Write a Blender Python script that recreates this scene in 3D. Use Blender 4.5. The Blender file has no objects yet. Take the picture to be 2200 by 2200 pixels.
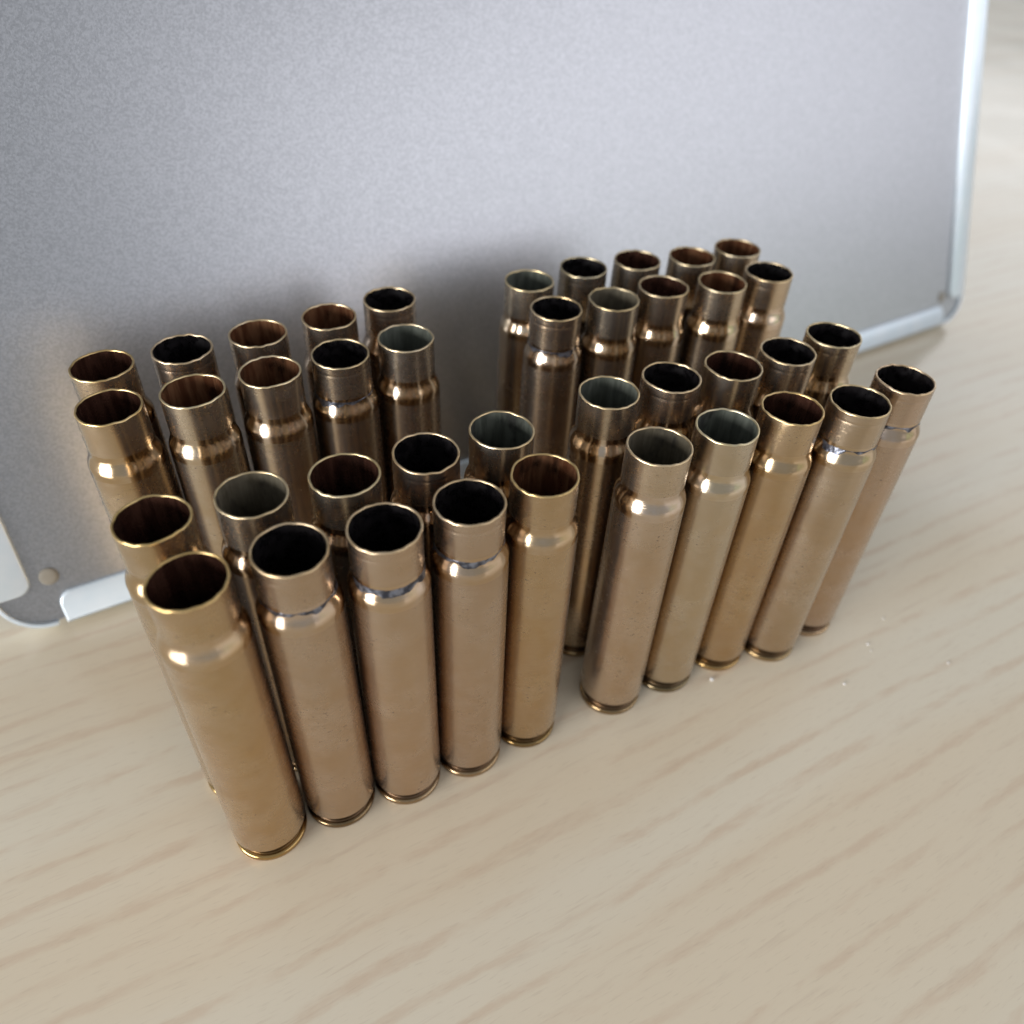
import bpy, bmesh, math, random
from mathutils import Matrix, Vector, noise as mnoise

# ------------------------------------------------------------------ camera, world, lamps, exposure
scene = bpy.context.scene
MM = 0.001

cam_data = bpy.data.cameras.new("Camera")
cam = bpy.data.objects.new("Camera", cam_data)
scene.collection.objects.link(cam)
scene.camera = cam
PITCH, ROLL, CAM_H = 0.7337733, 0.05509974, 132.41
fwd = Vector((0, math.cos(PITCH), -math.sin(PITCH)))
right0 = Vector((1, 0, 0))
up0 = right0.cross(fwd)
rgt = right0 * math.cos(ROLL) + up0 * math.sin(ROLL)
upv = -right0 * math.sin(ROLL) + up0 * math.cos(ROLL)
m = Matrix((rgt, upv, -fwd)).transposed().to_4x4()
m.translation = Vector((0, 0, CAM_H * MM))
cam.matrix_world = m
cam_data.sensor_width = 36.0
cam_data.sensor_fit = 'HORIZONTAL'
cam_data.lens = 1689.28 / 2200 * 36.0
cam_data.clip_start = 0.005
cam_data.clip_end = 50
cam_data.dof.use_dof = True
cam_data.dof.focus_distance = 0.121
cam_data.dof.aperture_fstop = 14.0

world = bpy.data.worlds.new("World")
scene.world = world
world.use_nodes = True
bg = world.node_tree.nodes["Background"]
bg.inputs[0].default_value = (0.90, 0.95, 1.0, 1)
bg.inputs[1].default_value = 0.44


def area_lamp(name, loc, target, sx, sy, radiance, color):
    d = bpy.data.lights.new(name, 'AREA')
    d.shape = 'RECTANGLE'
    d.size, d.size_y = sx, sy
    d.energy = radiance * math.pi * sx * sy
    d.color = color
    o = bpy.data.objects.new(name, d)
    scene.collection.objects.link(o)
    o.location = loc
    o.rotation_euler = (Vector(target) - Vector(loc)).to_track_quat('-Z', 'Y').to_euler()
    return o


# a tall window behind the photographer's left shoulder, a wide one to the right over a garden,
# and an added fill lamp past the far end for sheen on the table
area_lamp("window_left", (-0.93, -0.82, 0.20), (0, 0.10, 0.06), 0.80, 0.46, 23.0, (1.0, 1.0, 1.0))
area_lamp("window_right", (1.85, -0.52, 0.80), (0, 0.15, 0.05), 2.20, 1.10, 1.62, (0.95, 0.94, 1.0))
area_lamp("window_right_garden", (1.88, -0.52, 0.11), (0, 0.13, 0.05), 1.1, 0.20, 0.55, (0.50, 0.75, 0.28))
area_lamp("far_fill", (1.30, 2.30, 0.95), (0.2, 0.3, 0.0), 2.0, 1.2, 1.5, (0.97, 0.98, 1.0))

scene.view_settings.view_transform = 'Standard'
scene.view_settings.look = 'None'
scene.view_settings.exposure = 0.0
scene.view_settings.gamma = 1.0
scene.view_settings.use_curve_mapping = False
scene.render.engine = 'CYCLES'
scene.cycles.max_bounces = 12
scene.cycles.glossy_bounces = 10
scene.cycles.diffuse_bounces = 5
scene.cycles.sample_clamp_indirect = 6.0


# ------------------------------------------------------------------ material helpers
class NT:
    def __init__(self, name):
        self.mat = bpy.data.materials.new(name)
        self.mat.use_nodes = True
        self.t = self.mat.node_tree
        self.bsdf = self.t.nodes["Principled BSDF"]

    def n(self, kind, **kw):
        nd = self.t.nodes.new(kind)
        for k, v in kw.items():
            if k.startswith('_'):
                setattr(nd, k[1:], v)
            else:
                key = int(k[1:]) if k[0] == 'i' and k[1:].isdigit() else k
                self.set(nd.inputs[key], v)
        return nd

    def set(self, sock, v):
        if isinstance(v, bpy.types.NodeSocket):
            self.t.links.new(v, sock)
        else:
            sock.default_value = v

    def b(self, **kw):
        for k, v in kw.items():
            self.set(self.bsdf.inputs[k.replace('_', ' ')], v)

    def mapping(self, vec, scale=(1, 1, 1), rot=(0, 0, 0), loc=(0, 0, 0)):
        return self.n('ShaderNodeMapping', Vector=vec, Scale=scale, Rotation=rot, Location=loc).outputs[0]

    def noise(self, vec, scale, detail=3, rough=0.5, dist=0.0):
        return self.n('ShaderNodeTexNoise', Vector=vec, Scale=scale, Detail=detail, Roughness=rough, Distortion=dist).outputs['Fac']

    def ramp(self, fac, lo, hi, a=0.0, b=1.0):
        return self.n('ShaderNodeMapRange', Value=fac, i1=lo, i2=hi, i3=a, i4=b, _interpolation_type='SMOOTHSTEP').outputs[0]

    def math(self, op, a, b):
        return self.n('ShaderNodeMath', _operation=op, i0=a, i1=b).outputs[0]

    def mix(self, fac, a, b, blend='MIX'):
        nd = self.t.nodes.new('ShaderNodeMix')
        nd.data_type = 'RGBA'
        nd.blend_type = blend
        self.set(nd.inputs[0], fac)
        self.set(nd.inputs[6], a)
        self.set(nd.inputs[7], b)
        return nd.outputs[2]

    def bump(self, height, strength, dist, normal=None):
        nd = self.n('ShaderNodeBump', Height=height, Strength=strength, Distance=dist)
        if normal is not None:
            self.set(nd.inputs['Normal'], normal)
        return nd.outputs[0]


def obj_coords(N, seeded=True):
    tc = N.n('ShaderNodeTexCoord').outputs['Object']
    if not seeded:
        return tc
    info = N.n('ShaderNodeObjectInfo')
    off = N.n('ShaderNodeVectorMath', _operation='SCALE', i0=info.outputs['Location'])
    off.inputs['Scale'].default_value = 41.0
    return N.n('ShaderNodeVectorMath', _operation='ADD', i0=tc, i1=off.outputs[0]).outputs[0]


def brass_material(name, rough_lo, rough_hi, scratch, spots=True, patina=0.0):
    N = NT(name)
    info = N.n('ShaderNodeObjectInfo')
    tint = info.outputs['Color']
    v = obj_coords(N)
    blotch = N.noise(v, 120, 5, 0.62, 0.2)
    fine = N.noise(v, 900, 4, 0.65)
    lathe = N.noise(N.mapping(v, (1, 1, 9)), 420, 3, 0.6)
    dark = N.mix(1.0, tint, (0.93, 0.85, 0.72, 1), 'MULTIPLY')
    pale = N.mix(1.0, tint, (1.02, 1.02, 1.08, 1), 'MULTIPLY')
    col = N.mix(N.ramp(blotch, 0.36, 0.66), dark, pale)
    col = N.mix(N.ramp(fine, 0.38, 0.68, 0.0, 0.40), col, dark)
    if spots:
        col = N.mix(N.ramp(lathe, 0.44, 0.66, 0.0, 0.45), col, N.mix(1.0, tint, (0.80, 0.74, 0.66, 1), 'MULTIPLY'))
        # lengthwise wear and a heat tone that fades down from the shoulder
        wear = N.noise(N.mapping(v, (1, 1, 0.10)), 520, 4, 0.6)
        col = N.mix(N.ramp(wear, 0.42, 0.66, 0.0, 0.35), col, dark)
        zz = N.n('ShaderNodeSeparateXYZ', i0=N.n('ShaderNodeTexCoord').outputs['Object']).outputs[2]
        heat = N.math('ADD', zz, N.math('MULTIPLY', N.math('SUBTRACT', N.noise(v, 90, 3), 0.5), 0.030))
        col = N.mix(N.ramp(heat, 0.026, 0.056, 0.0, 0.45), col, N.mix(1.0, tint, (0.86, 0.90, 0.97, 1), 'MULTIPLY'))
        # small dark pits and short tarnish dashes
        pit = N.noise(N.mapping(v, (1, 1, 2.2)), 1500, 2, 0.5)
        where = N.ramp(N.noise(v, 120, 2), 0.46, 0.62)
        pf = N.math('MULTIPLY', N.ramp(pit, 0.64, 0.72), where)
        col = N.mix(N.math('MULTIPLY', pf, 0.72), col, (0.10, 0.07, 0.045, 1))
    N.b(Base_Color=col, Metallic=1.0, Coat_Weight=N.math('MULTIPLY', N.ramp(N.noise(v, 210, 4, 0.6), 0.30, 0.62, 0.6, 1.0), patina), Coat_Roughness=0.52, Coat_IOR=1.7)
    r = N.ramp(N.math('ADD', N.math('MULTIPLY', blotch, 0.6), N.math('MULTIPLY', fine, 0.4)), 0.3, 0.7, rough_lo, rough_hi)
    N.b(Roughness=r)
    # tooling lines round the case plus hairline scratches
    scr = N.ramp(N.noise(N.mapping(v, (1, 1, 7), (0.25, 0.15, 0)), 700, 2, 0.5, 0.3), 0.62, 0.70)
    scr = N.math('MULTIPLY', scr, N.ramp(N.noise(v, 260, 2), 0.55, 0.68))
    h = N.math('ADD', N.math('MULTIPLY', lathe, 0.8), N.math('MULTIPLY', scr, 0.9))
    h = N.math('ADD', h, N.math('MULTIPLY', fine, 0.18))
    nrm = N.bump(h, scratch, 0.00006)
    nrm = N.bump(N.noise(v, 130, 1), 0.35, 0.00015, nrm)
    N.b(Normal=nrm)
    return N.mat


MAT = {}
MAT['body'] = brass_material('brass_body', 0.20, 0.30, 0.20, patina=1.0)
MAT['neck'] = brass_material('brass_neck', 0.21, 0.31, 0.22, patina=1.0)
MAT['shoulder'] = brass_material('brass_shoulder', 0.13, 0.22, 0.22, spots=False)
MAT['rim'] = brass_material('brass_rim', 0.16, 0.28, 0.25)
MAT['groove'] = brass_material('shaded_groove', 0.30, 0.45, 0.3)
MAT['lip'] = brass_material('brass_lip', 0.30, 0.46, 0.30, spots=False)


def bore_material(name, c1, c2, metal, rlo, rhi, lump, streak=True, coat=0.0):
    N = NT(name)
    v = obj_coords(N)
    st = N.noise(N.mapping(v, (1, 1, 0.13)), 800, 3, 0.6, 0.2)
    lp = N.noise(v, 700, 3, 0.55)
    f = N.ramp(st if streak else lp, 0.38, 0.66)
    soot = N.ramp(N.noise(N.mapping(v, (1, 1, 0.5)), 260, 3, 0.6), 0.50, 0.68, 0.0, 0.75)
    N.b(Base_Color=N.mix(soot, N.mix(f, c1, c2), (0.010, 0.008, 0.008, 1)), Metallic=metal, Roughness=N.ramp(lp, 0.35, 0.65, rlo, rhi))
    N.b(Coat_Weight=coat, Coat_Roughness=0.12)
    nrm = N.bump(N.noise(v, 330, 2), lump, 0.0004)
    nrm = N.bump(st, 0.25, 0.00015, nrm)
    N.b(Normal=nrm)
    return N.mat


MAT['black'] = bore_material('soot_bore', (0.004, 0.0035, 0.004, 1), (0.010, 0.008, 0.009, 1), 0.0, 0.22, 0.42, 0.6, False)
MAT['brown'] = bore_material('brown_bore', (0.17, 0.065, 0.032, 1), (0.34, 0.165, 0.085, 1), 0.55, 0.10, 0.24, 0.12, True, 0.6)
MAT['dark'] = bore_material('dark_brown_bore', (0.055, 0.022, 0.015, 1), (0.115, 0.05, 0.033, 1), 0.5, 0.14, 0.30, 0.12, True, 0.5)
MAT['olive'] = bore_material('olive_bore', (0.085, 0.07, 0.045, 1), (0.13, 0.11, 0.075, 1), 0.15, 0.55, 0.75, 0.15)
MAT['green'] = bore_material('green_grey_bore', (0.06, 0.066, 0.052, 1), (0.105, 0.113, 0.092, 1), 0.1, 0.55, 0.75, 0.15)

N = NT('blue_grey_residue')
v = obj_coords(N)
N.b(Base_Color=N.mix(N.ramp(N.noise(v, 900, 3), 0.4, 0.65), (0.04, 0.042, 0.055, 1), (0.20, 0.21, 0.25, 1)), Metallic=0.7,
    Roughness=0.3, Normal=N.bump(N.noise(v, 1100, 3), 0.6, 0.00015))
MAT['residue'] = N.mat

# pale wood-print laminate
N = NT('pale_wood_laminate')
tc = N.n('ShaderNodeTexCoord').outputs['Object']
g = N.mapping(tc, (1, 1, 1), (0, 0, math.radians(-30)))
wob = N.n('ShaderNodeTexNoise', Vector=g, Scale=14.0, Detail=2).outputs['Color']
wv = N.n('ShaderNodeVectorMath', _operation='SCALE', i0=wob)
wv.inputs['Scale'].default_value = 0.005
gw = N.n('ShaderNodeVectorMath', _operation='ADD', i0=g, i1=wv.outputs[0]).outputs[0]
ringv = N.mapping(gw, (0.13, 1, 1))
wave = N.n('ShaderNodeTexWave', Vector=ringv, Scale=50.0, Distortion=5.5, Detail=3.0, _wave_type='BANDS', _bands_direction='Y')
wave.inputs['Detail Scale'].default_value = 0.7
wave.inputs['Detail Roughness'].default_value = 0.6
fuzz = N.math('MULTIPLY', N.math('SUBTRACT', N.noise(N.mapping(gw, (160, 700, 1)), 1.0, 3, 0.7), 0.5), 0.8)
ring = N.ramp(N.math('ADD', wave.outputs['Fac'], fuzz), 0.66, 1.08)
gaps = N.ramp(N.noise(N.mapping(gw, (38, 170, 1)), 1.0, 4, 0.65, 0.3), 0.36, 0.62)
streak = N.math('MULTIPLY', ring, gaps)
streak2 = N.noise(N.mapping(gw, (40, 520, 1), loc=(3, 7, 0)), 1.0, 3, 0.6, 0.3)
broad = N.noise(N.mapping(gw, (5, 38, 1), loc=(9, 2, 0)), 1.0, 2, 0.5)
pore = N.noise(N.mapping(gw, (300, 2600, 1)), 1.0, 2, 0.5)
base = N.mix(N.ramp(broad, 0.35, 0.65), (0.735, 0.630, 0.475, 1), (0.755, 0.678, 0.540, 1))
base = N.mix(N.math('MULTIPLY', streak, 0.62), base, (0.640, 0.490, 0.355, 1))
base = N.mix(N.ramp(streak2, 0.57, 0.74, 0, 0.40), base, (0.600, 0.480, 0.360, 1))
base = N.mix(N.ramp(pore, 0.55, 0.75, 0, 0.16), base, (0.42, 0.31, 0.22, 1))
smudge = N.noise(tc, 24, 3, 0.55)
N.b(Base_Color=base, Roughness=N.ramp(smudge, 0.35, 0.65, 0.14, 0.21), IOR=1.5,
    Normal=N.bump(N.noise(tc, 1200, 2), 0.05, 0.0001))
MAT['table'] = N.mat

# silver metallic paint with a fine orange-peel sparkle
N = NT('silver_metallic_panel')
tc = N.n('ShaderNodeTexCoord').outputs['Object']
grain = N.noise(tc, 3200, 3, 0.65)
flake = N.n('ShaderNodeTexVoronoi', Vector=tc, Scale=3000.0)
fl = N.n('ShaderNodeSeparateColor', i0=flake.outputs['Color']).outputs[0]
col = N.mix(N.ramp(fl, 0.0, 1.0), (0.37, 0.376, 0.395, 1), (0.46, 0.467, 0.49, 1))
N.b(Base_Color=col, Metallic=0.93, Roughness=N.ramp(grain, 0.35, 0.65, 0.29, 0.38),
    Normal=N.bump(N.math('ADD', grain, N.math('MULTIPLY', fl, 0.4)), 0.20, 0.00012))
MAT['panel'] = N.mat

N = NT('satin_white_aluminium')
tc = N.n('ShaderNodeTexCoord').outputs['Object']
N.b(Base_Color=N.mix(N.ramp(N.noise(tc, 180, 3), 0.35, 0.7), (0.74, 0.83, 0.90, 1), (0.79, 0.86, 0.92, 1)), Metallic=0.35,
    Roughness=0.30, Normal=N.bump(N.noise(tc, 300, 2), 0.06, 0.0002))
MAT['strip'] = N.mat

N = NT('beige_plastic_cap')
tc = N.n('ShaderNodeTexCoord').outputs['Object']
N.b(Base_Color=N.mix(N.noise(tc, 900, 2), (0.31, 0.28, 0.23, 1), (0.35, 0.315, 0.26, 1)), Roughness=0.5)
MAT['cap'] = N.mat

N = NT('white_crumb')
tc = N.n('ShaderNodeTexCoord').outputs['Object']
N.b(Base_Color=N.mix(N.noise(tc, 2500, 2), (0.72, 0.70, 0.68, 1), (0.82, 0.81, 0.80, 1)), Roughness=0.75)
MAT['crumb'] = N.mat


# ------------------------------------------------------------------ mesh helpers
def link(name, me, mat=None, parent=None):
    if mat is not None and not me.materials:
        me.materials.append(MAT[mat])
    o = bpy.data.objects.new(name, me)
    scene.collection.objects.link(o)
    if parent:
        o.parent = parent
    return o


def lathe(name, profile, segs=96, fn=None, cap_first=False, cap_last=False, closed=False):
    """profile: list of (r, z) in mm, bottom to top on the outside = outward normals."""
    vs, fs = [], []
    for r, z in profile:
        for k in range(segs):
            a = 2 * math.pi * k / segs
            rr, zz = (fn(r, z, a) if fn else (r, z))
            vs.append((rr * math.cos(a) * MM, rr * math.sin(a) * MM, zz * MM))
    n = len(profile)
    for i in range(n if closed else n - 1):
        i2 = (i + 1) % n
        for k in range(segs):
            k2 = (k + 1) % segs
            fs.append((i * segs + k, i * segs + k2, i2 * segs + k2, i2 * segs + k))
    if cap_first:
        fs.append(tuple(reversed(range(segs))))
    if cap_last:
        fs.append(tuple(range((n - 1) * segs, n * segs)))
    me = bpy.data.meshes.new(name)
    me.from_pydata(vs, [], fs)
    me.polygons.foreach_set('use_smooth', [True] * len(fs))
    me.update()
    return me


def solid(name, outline, y0, y1, bevel, segs=3):
    """Extrude an (x, z) outline in mm from y0 (front) to y1 (back) and soften its edges."""
    bm = bmesh.new()
    vs = [bm.verts.new((x * MM, y0 * MM, z * MM)) for x, z in outline]
    f = bm.faces.new(vs)
    r = bmesh.ops.extrude_face_region(bm, geom=[f])
    for e in r['geom']:
        if isinstance(e, bmesh.types.BMVert):
            e.co.y = y1 * MM
    bmesh.ops.recalc_face_normals(bm, faces=bm.faces)
    if bevel:
        ed = [e for e in bm.edges if e.is_manifold and e.calc_face_angle() > 0.7]
        bmesh.ops.bevel(bm, geom=ed, offset=bevel * MM, segments=segs, affect='EDGES', profile=0.5)
    me = bpy.data.meshes.new(name)
    bm.to_mesh(me)
    bm.free()
    me.polygons.foreach_set('use_smooth', [True] * len(me.polygons))
    me.set_sharp_from_angle(angle=math.radians(35))
    return me


def rounded(x0, z0, x1, z1, r, n=8):
    """Rounded rectangle, r = radii for (bl, br, tr, tl)."""
    pts = []
    for (cx, cz, a0), rad in zip(((x0, z0, 180), (x1, z0, 270), (x1, z1, 0), (x0, z1, 90)), r):
        if rad <= 0:
            pts.append((cx, cz))
            continue
        ox = cx + rad * (1 if cx == x0 else -1)
        oz = cz + rad * (1 if cz == z0 else -1)
        for k in range(n + 1):
            a = math.radians(a0 + 90 * k / n)
            pts.append((ox + rad * math.cos(a), oz + rad * math.sin(a)))
    return pts


# ------------------------------------------------------------------ table top
bm = bmesh.new()
x0, x1, y0, y1, th = -0.62, 1.15, -0.30, 1.45, 0.022
bmesh.ops.create_cube(bm, size=1.0, matrix=Matrix.Translation(((x0 + x1) / 2, (y0 + y1) / 2, -th / 2)) @ Matrix.Diagonal((x1 - x0, y1 - y0, th, 1)))
bmesh.ops.bevel(bm, geom=list(bm.edges), offset=0.002, segments=3, affect='EDGES', profile=0.5)
me = bpy.data.meshes.new('table_top')
bm.to_mesh(me)
bm.free()
table = link('table_top', me, 'table')
table['kind'] = 'structure'
table['label'] = 'pale wood-print table top with faint tan grain streaks'

# ------------------------------------------------------------------ silver board leaning back behind the casings
LEAN = math.radians(21)
RAISE = 1.40
k = 1 - RAISE / CAM_H
A = Vector((-93.95 * k, 103.92 * k, RAISE)) * MM
D = Vector((0.84207, 0.53936, 0)).normalized()
N0 = Vector((-D.y, D.x, 0))
UPB = math.cos(LEAN) * Vector((0, 0, 1)) + math.sin(LEAN) * N0
NB = math.cos(LEAN) * N0 - math.sin(LEAN) * Vector((0, 0, 1))
board = bpy.data.objects.new('display_board', None)
board.empty_display_size = 0.02
scene.collection.objects.link(board)
mb = Matrix((D, NB, UPB)).transposed().to_4x4()
mb.translation = A
board.matrix_world = mb
board['label'] = 'silver metallic board in pale frame leaning back behind the casings'
board['category'] = 'board'
S0, S1, T0, T1, RC = -9.4, 296.5, 0.0, 216.0, 9.5
link('panel', solid('panel', rounded(S0 + .9, T0 + .9, S1 - .9, T1 - .9, (RC - .9,) * 4), 0.0, 2.6, 0), 'panel', board)
W = 7.6
for pts in (
    rounded(S0 + 11.0, T0, S1 - 10.5, T0 + 6.7, (0.3, 0.3, 2.8, 2.8)),
    rounded(S0 + 11.0, T1 - 6.7, S1 - 10.5, T1, (2.8, 2.8, 0.3, 0.3)),
    rounded(S0, T0 + 8.6, S0 + W, T1 - 8.6, (0.3, 2.8, 2.8, 0.3)),
    rounded(S1 - W, T0 + 8.0, S1, T1 - 8.0, (2.8, 0.3, 0.3, 2.8)),
):
    link('frame_strip', solid('frame_strip', pts, -1.1, 2.9, 0.45, 3), 'strip', board)
# thin edging that goes round each corner between the strips
for sx, sz in ((0, 0), (1, 0), (1, 1), (0, 1)):
    cx = (S0 + RC) if sx == 0 else (S1 - RC)
    cz = (T0 + RC) if sz == 0 else (T1 - RC)
    a0 = {(0, 0): 180, (1, 0): 270, (1, 1): 0, (0, 1): 90}[(sx, sz)]
    o_, i_ = [], []
    for q in range(15):
        a = math.radians(a0 + 90 * q / 14)
        o_.append((cx + RC * math.cos(a), cz + RC * math.sin(a)))
        i_.append((cx + (RC - 0.85) * math.cos(a), cz + (RC - 0.85) * math.sin(a)))
    link('corner_edging', solid('corner_edging', o_ + i_[::-1], -0.9, 2.7, 0.2, 2), 'strip', board)
for s_, t_ in ((1.6, 10.7), (285.6, 9.6), (1.6, T1 - 10.7), (285.6, T1 - 10.7)):
    me = lathe('fixing_cap', [(1.85, 0), (1.85, 0.18), (1.6, 0.34), (0.9, 0.42), (0.05, 0.44)], 32, cap_last=True)
    o = link('fixing_cap', me, 'cap', board)
    o.location = (s_ * MM, 0, t_ * MM)
    o.rotation_euler = (math.radians(90), 0, 0)
    o['label'] = 'small round beige cap near the corner of the panel'

# ------------------------------------------------------------------ cartridge casings
POS = {
    'BLb': [(-67.79, 108.14), (-56.97, 114.58), (-46.0, 121.08), (-35.08, 128.31), (-25.35, 136.27)],
    'BLf': [(-61.9, 96.9), (-51.06, 102.41), (-40.73, 109.13), (-30.57, 115.82), (-20.26, 122.25)],
    'FLb': [(-46.35, 72.96), (-35.12, 78.86), (-23.63, 84.08), (-12.95, 89.98), (-2.23, 96.65)],
    'FLf': [(-38.26, 62.75), (-27.56, 68.98), (-16.43, 73.88), (-5.8, 79.79), (4.38, 86.45)],
    'BRb': [(0.96, 147.11), (11.93, 154.62), (23.45, 159.59), (35.46, 162.84), (46.2, 168.56)],
    'BRf': [(6.23, 136.15), (17.45, 141.32), (27.72, 147.83), (40.07, 151.28), (50.83, 157.3)],
    'FRb': [(14.71, 108.54), (25.49, 114.15), (36.76, 118.99), (47.54, 124.92), (57.54, 131.83)],
    'FRf': [(21.5, 94.74), (32.68, 100.71), (44.2, 106.8), (56.06, 109.98), (66.0, 117.56)],
}
# body tint, neck tint, inside, residue ring
G, C_, B_, S_ = 'golden', 'coppery', 'brass', 'greyish'
SPEC = {
    'BLb': [(G, G, 'dark'), (C_, C_, 'black'), (B_, B_, 'brown'), (B_, B_, 'brown'), (C_, C_, 'black')],
    'BLf': [(G, G, 'dark'), (B_, B_, 'brown'), (B_, B_, 'brown'), (C_, C_, 'black', 1), (B_, S_, 'green')],
    'FLb': [(G, G, 'dark'), (B_, S_, 'olive'), (B_, S_, 'dark'), (C_, C_, 'black'), (B_, S_, 'green')],
    'FLf': [(G, G, 'dark'), (C_, C_, 'black', 1), (C_, C_, 'black', 1), (C_, C_, 'black', 1), (G, G, 'brown')],
    'BRb': [(B_, S_, 'green'), (S_, S_, 'black'), (B_, S_, 'dark'), (B_, B_, 'brown'), (B_, B_, 'brown')],
    'BRf': [(C_, C_, 'black', 1), (B_, S_, 'olive'), (B_, B_, 'dark'), (B_, B_, 'brown'), (C_, B_, 'black')],
    'FRb': [(B_, S_, 'green'), (C_, C_, 'black'), (C_, B_, 'dark'), (C_, C_, 'black'), (C_, C_, 'black')],
    'FRf': [(C_, B_, 'olive'), (S_, S_, 'green'), (G, G, 'dark'), (C_, C_, 'black', 1), (C_, C_, 'black', 1)],
}
TINT = {G: (0.475, 0.335, 0.165), C_: (0.495, 0.372, 0.242), B_: (0.505, 0.39, 0.252), S_: (0.475, 0.39, 0.27)}
# flattened spots on some mouths: (angle in degrees, depth, width)
DENT = {('BLf', 0): (-35, .05, .45), ('BLf', 1): (-40, .05, .45), ('BLf', 2): (-38, .05, .4), ('FLb', 0): (-32, .055, .4),
        ('FLb', 1): (-50, .03, .4), ('FRf', 2): (-128, .06, .45), ('FRb', 1): (-135, .06, .45), ('FRb', 3): (-140, .05, .4),
        ('FRb', 2): (-140, .05, .4), ('BRb', 0): (-60, .07, .6), ('FRf', 1): (-140, .03, .4), ('BRf', 0): (-60, .02, .4),
        ('BLb', 2): (-50, .03, .3), ('FRf', 4): (-150, .05, .4), ('FRb', 4): (60, .04, .4), ('BRf', 4): (-140, .04, .4),
        ('BLf', 4): (-30, .05, .4), ('BLb', 0): (-40, .03, .4), ('FLf', 4): (175, .03, .2)}
ORD = ['leftmost', 'second from left', 'third from left', 'fourth from left', 'rightmost']
BLOCK = {'BL': 'rear-left', 'FL': 'front-left', 'BR': 'rear-right', 'FR': 'front-right'}
INSIDE = {'black': 'sooty black', 'brown': 'shiny brown', 'dark': 'dark brown', 'olive': 'dull olive', 'green': 'grey-green'}

Z_NECK, R_NECK = 55.1, 4.97
Z_SH, R_SH = 52.3, 5.74


def body_r(z):
    return 6.04 + (R_SH - 6.04) * (z - 3.6) / (Z_SH - 3.6)


def shoulder_r(z):
    u = min(1, max(0, (z - Z_SH) / (Z_NECK - Z_SH)))
    s = u * u * (3 - 2 * u)
    return body_r(min(z, Z_SH)) * (1 - s) + R_NECK * s


BODY_PROFILE = [(body_r(3.6), 3.6), (body_r(3.8), 3.8)] + [(body_r(z), z) for z in (8, 14, 20, 26, 32, 38, 44, 49, 51.2, 51.4)]
BODY_MESH = lathe('body', BODY_PROFILE, 112)
BODY_MESH.materials.append(MAT['body'])
sh = []
for q in range(25):
    t = q / 24
    z = 51.4 + (55.8 - 51.4) * t
    sh.append((shoulder_r(z), z))
SHOULDER_MESH = lathe('shoulder', sh, 112)
SHOULDER_MESH.materials.append(MAT['shoulder'])
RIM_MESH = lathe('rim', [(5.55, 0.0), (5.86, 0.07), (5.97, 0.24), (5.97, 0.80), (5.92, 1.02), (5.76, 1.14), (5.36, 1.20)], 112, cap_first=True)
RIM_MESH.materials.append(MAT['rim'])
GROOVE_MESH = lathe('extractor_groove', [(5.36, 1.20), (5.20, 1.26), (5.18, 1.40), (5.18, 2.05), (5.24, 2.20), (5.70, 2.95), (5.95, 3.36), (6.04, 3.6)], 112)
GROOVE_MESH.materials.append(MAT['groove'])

rnd = random.Random(7)


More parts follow.
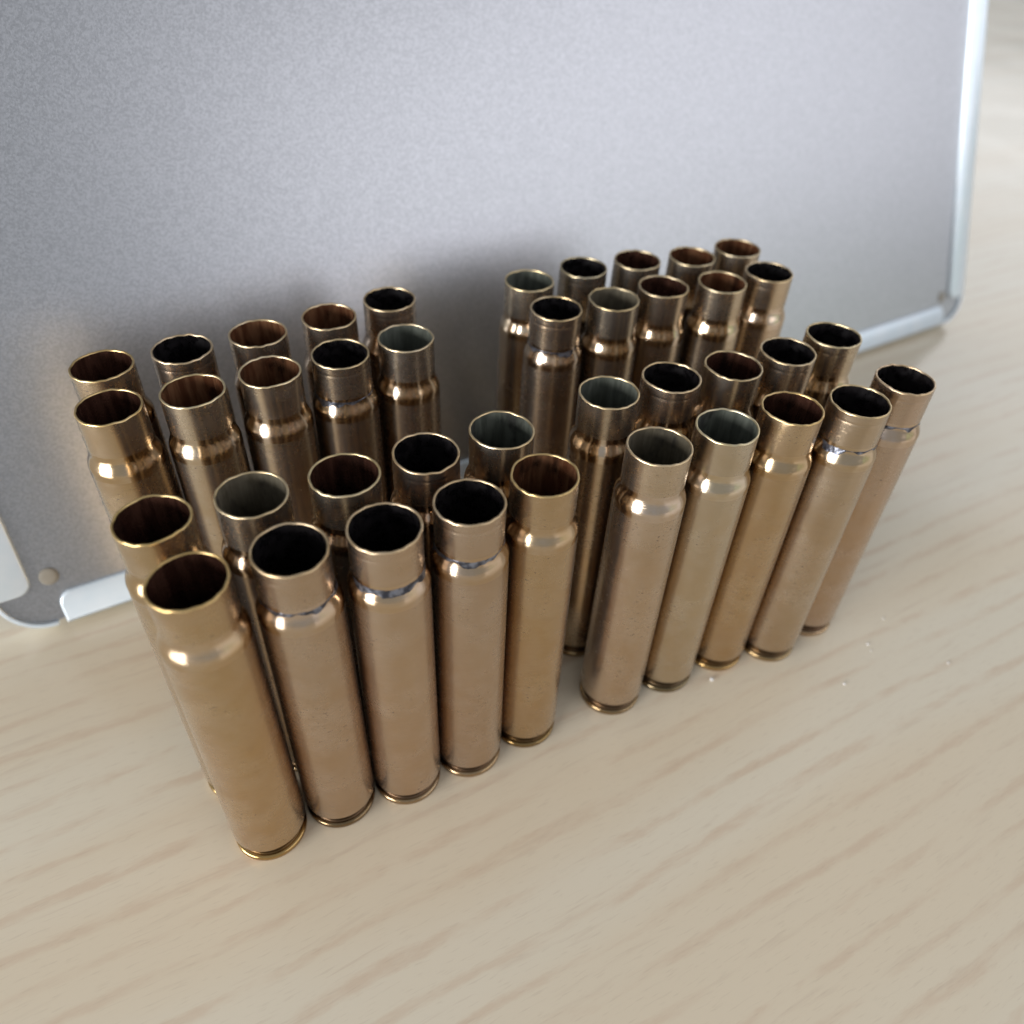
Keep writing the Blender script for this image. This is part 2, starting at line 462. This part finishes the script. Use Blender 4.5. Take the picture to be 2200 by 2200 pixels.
def casing(block, row, i):
    key = block + row
    x, y = POS[key][i]
    spec = SPEC[key][i]
    tint, ntint, inside = spec[:3]
    root = bpy.data.objects.new('cartridge_casing', None)
    root.empty_display_size = 0.01
    scene.collection.objects.link(root)
    root.location = (x * MM, y * MM, 0)
    where = '%s in %s row of %s block' % (ORD[i], 'front' if row == 'f' else 'back', BLOCK[block])
    root['label'] = '%s casing with %s inside, %s' % (tint, INSIDE[inside], where)
    root['category'] = 'casing'
    root['group'] = 'empty cartridge casings standing in four blocks'
    jit = [1 + rnd.uniform(-.025, .025) for _ in range(3)]
    lum = rnd.uniform(.92, 1.06)
    bc = [c * j * lum for c, j in zip(TINT[tint], jit)]
    nc = [c * j * lum * 0.97 for c, j in zip(TINT[ntint], jit)]
    ph = rnd.uniform(0, 6.28)
    e2, e3 = rnd.uniform(.005, .018), rnd.uniform(.002, .008)
    dent = DENT.get((key, i))
    seed = rnd.uniform(0, 100)

    def deform(r, z, a):
        w = min(1, max(0, (z - 55.8) / 6.2)) ** 1.6
        d = e2 * math.cos(2 * a + ph) + e3 * math.cos(3 * a + ph * 2)
        if dent:
            da = (a - math.radians(dent[0]) + math.pi) % (2 * math.pi) - math.pi
            d -= dent[1] * math.exp(-(da / dent[2]) ** 2)
        if z > 61.5:   # small nicks along the edge
            d += 0.009 * mnoise.noise((math.cos(a) * 3 + seed, math.sin(a) * 3, 0))
            z += 0.16 * mnoise.noise((math.cos(a) * 4 + seed, math.sin(a) * 4, 3))
        return r * (1 + w * d), z

    RIN = R_NECK - 0.36
    np_ = [(R_NECK, 55.8), (R_NECK, 56.0), (R_NECK, 57.5), (R_NECK, 59.0), (R_NECK, 59.9)]
    if inside == 'black':   # turned line just below the mouth
        np_ += [(R_NECK, 60.25), (R_NECK - .022, 60.34), (R_NECK - .022, 60.40), (R_NECK, 60.49)]
    np_ += [(R_NECK, 60.9), (R_NECK, 61.5), (R_NECK, 61.8)]
    parts = []
    parts.append(link('body', BODY_MESH, None, root))
    parts.append(link('shoulder', SHOULDER_MESH, None, root))
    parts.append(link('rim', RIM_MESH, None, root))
    neck = link('neck', lathe('neck', np_, 112, deform), 'neck', root)
    lip = link('mouth_lip', lathe('mouth_lip', [(R_NECK, 61.8), (R_NECK - .03, 61.93), (R_NECK - .09, 62.0), (R_NECK - .27, 62.0),
                                                (RIN + .03, 61.93), (RIN, 61.8)], 112, deform), 'lip', root)
    bp = [(RIN, 61.8), (RIN, 61.5), (RIN, 60.5), (RIN, 59), (RIN, 57.5), (RIN, 55.6), (RIN + .1, 54.6), (5.2, 52.6), (5.34, 51.6), (5.35, 50),
          (5.35, 40), (5.3, 25), (5.1, 12), (4.6, 6.5), (3.6, 5.6), (0.9, 5.4), (0.8, 3.0)]
    link('bore', lathe('bore', bp, 96, deform, cap_last=True), inside, root)
    for o in parts:
        o.color = (*bc, 1)
    neck.color = (*nc, 1)
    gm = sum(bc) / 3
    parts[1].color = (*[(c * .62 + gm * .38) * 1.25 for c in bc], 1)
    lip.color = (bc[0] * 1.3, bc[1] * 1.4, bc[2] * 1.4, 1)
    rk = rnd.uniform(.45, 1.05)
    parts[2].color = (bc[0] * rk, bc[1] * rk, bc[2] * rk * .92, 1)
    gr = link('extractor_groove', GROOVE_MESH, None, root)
    gr.color = (bc[0] * .28, bc[1] * .26, bc[2] * .26, 1)  # shade inside the groove is put into its colour
    if len(spec) > 3:
        # a crust of uneven height lying on the shoulder just under the neck
        def crust(q, u, a):
            ca, sa = math.cos(a), math.sin(a)
            nz = 0.4 + 1.3 * mnoise.noise((ca * 1.7 + seed, sa * 1.7, 1)) + 0.45 * mnoise.noise((ca * 4.5, sa * 4.5 + seed, 4))
            hgt = 0.16 + 1.15 * max(0.0, min(1.0, nz))
            z = 55.25 - hgt * u + 0.10 * mnoise.noise((ca * 4, sa * 4 + seed, 8))
            fat = (0.05 + 0.10 * max(0, mnoise.noise((ca * 9 + seed, sa * 9, u * 2)))) * math.sin(math.pi * (0.08 + 0.84 * u)) - 0.02
            return shoulder_r(z) + fat, z
        rr = link('residue_ring', lathe('residue_ring', [(0, 1 - q / 9) for q in range(10)], 240, crust), 'residue', root)
        rr['label'] = 'blue-grey residue round the base of the neck'
    return root


for block in ('BL', 'BR', 'FL', 'FR'):
    for row in ('b', 'f'):
        for i in range(5):
            casing(block, row, i)

# ------------------------------------------------------------------ white crumbs on the table
CR = [((42.87, 98.62), .52, 'largest white crumb on the table, just in front of the golden front-right casing'),
      ((70.44, 99.41), .32, 'white crumb on the table nearest the bottom right, below the other crumbs'),
      ((78.61, 110.28), .30, 'white crumb on the table beside a smaller twin, right of the casings'),
      ((78.80, 108.60), .22, 'tiny crumb just below its larger twin, right of the casings'),
      ((94.52, 106.32), .32, 'white crumb farthest right on the bare table'),
      ((84.34, 117.90), .24, 'faint white crumb uppermost right of the front-right casings')]
for (x, y), r, lab in CR:
    bm = bmesh.new()
    bmesh.ops.create_icosphere(bm, subdivisions=2, radius=r * MM)
    for vv in bm.verts:
        nv = mnoise.noise(vv.co * 2600 + Vector((x, y, 0)))
        vv.co *= 1 + 0.45 * nv
        vv.co.z = vv.co.z * 0.7
    zmin = min(vv.co.z for vv in bm.verts)
    for vv in bm.verts:
        vv.co.z -= zmin
    me = bpy.data.meshes.new('crumb')
    bm.to_mesh(me)
    bm.free()
    o = link('crumb', me, 'crumb')
    o.location = (x * MM, y * MM, 0.00002)
    o.scale = (0.85, 0.85, 0.7)
    o['label'] = lab
    o['category'] = 'crumb'
    o['group'] = 'white crumbs on the table'
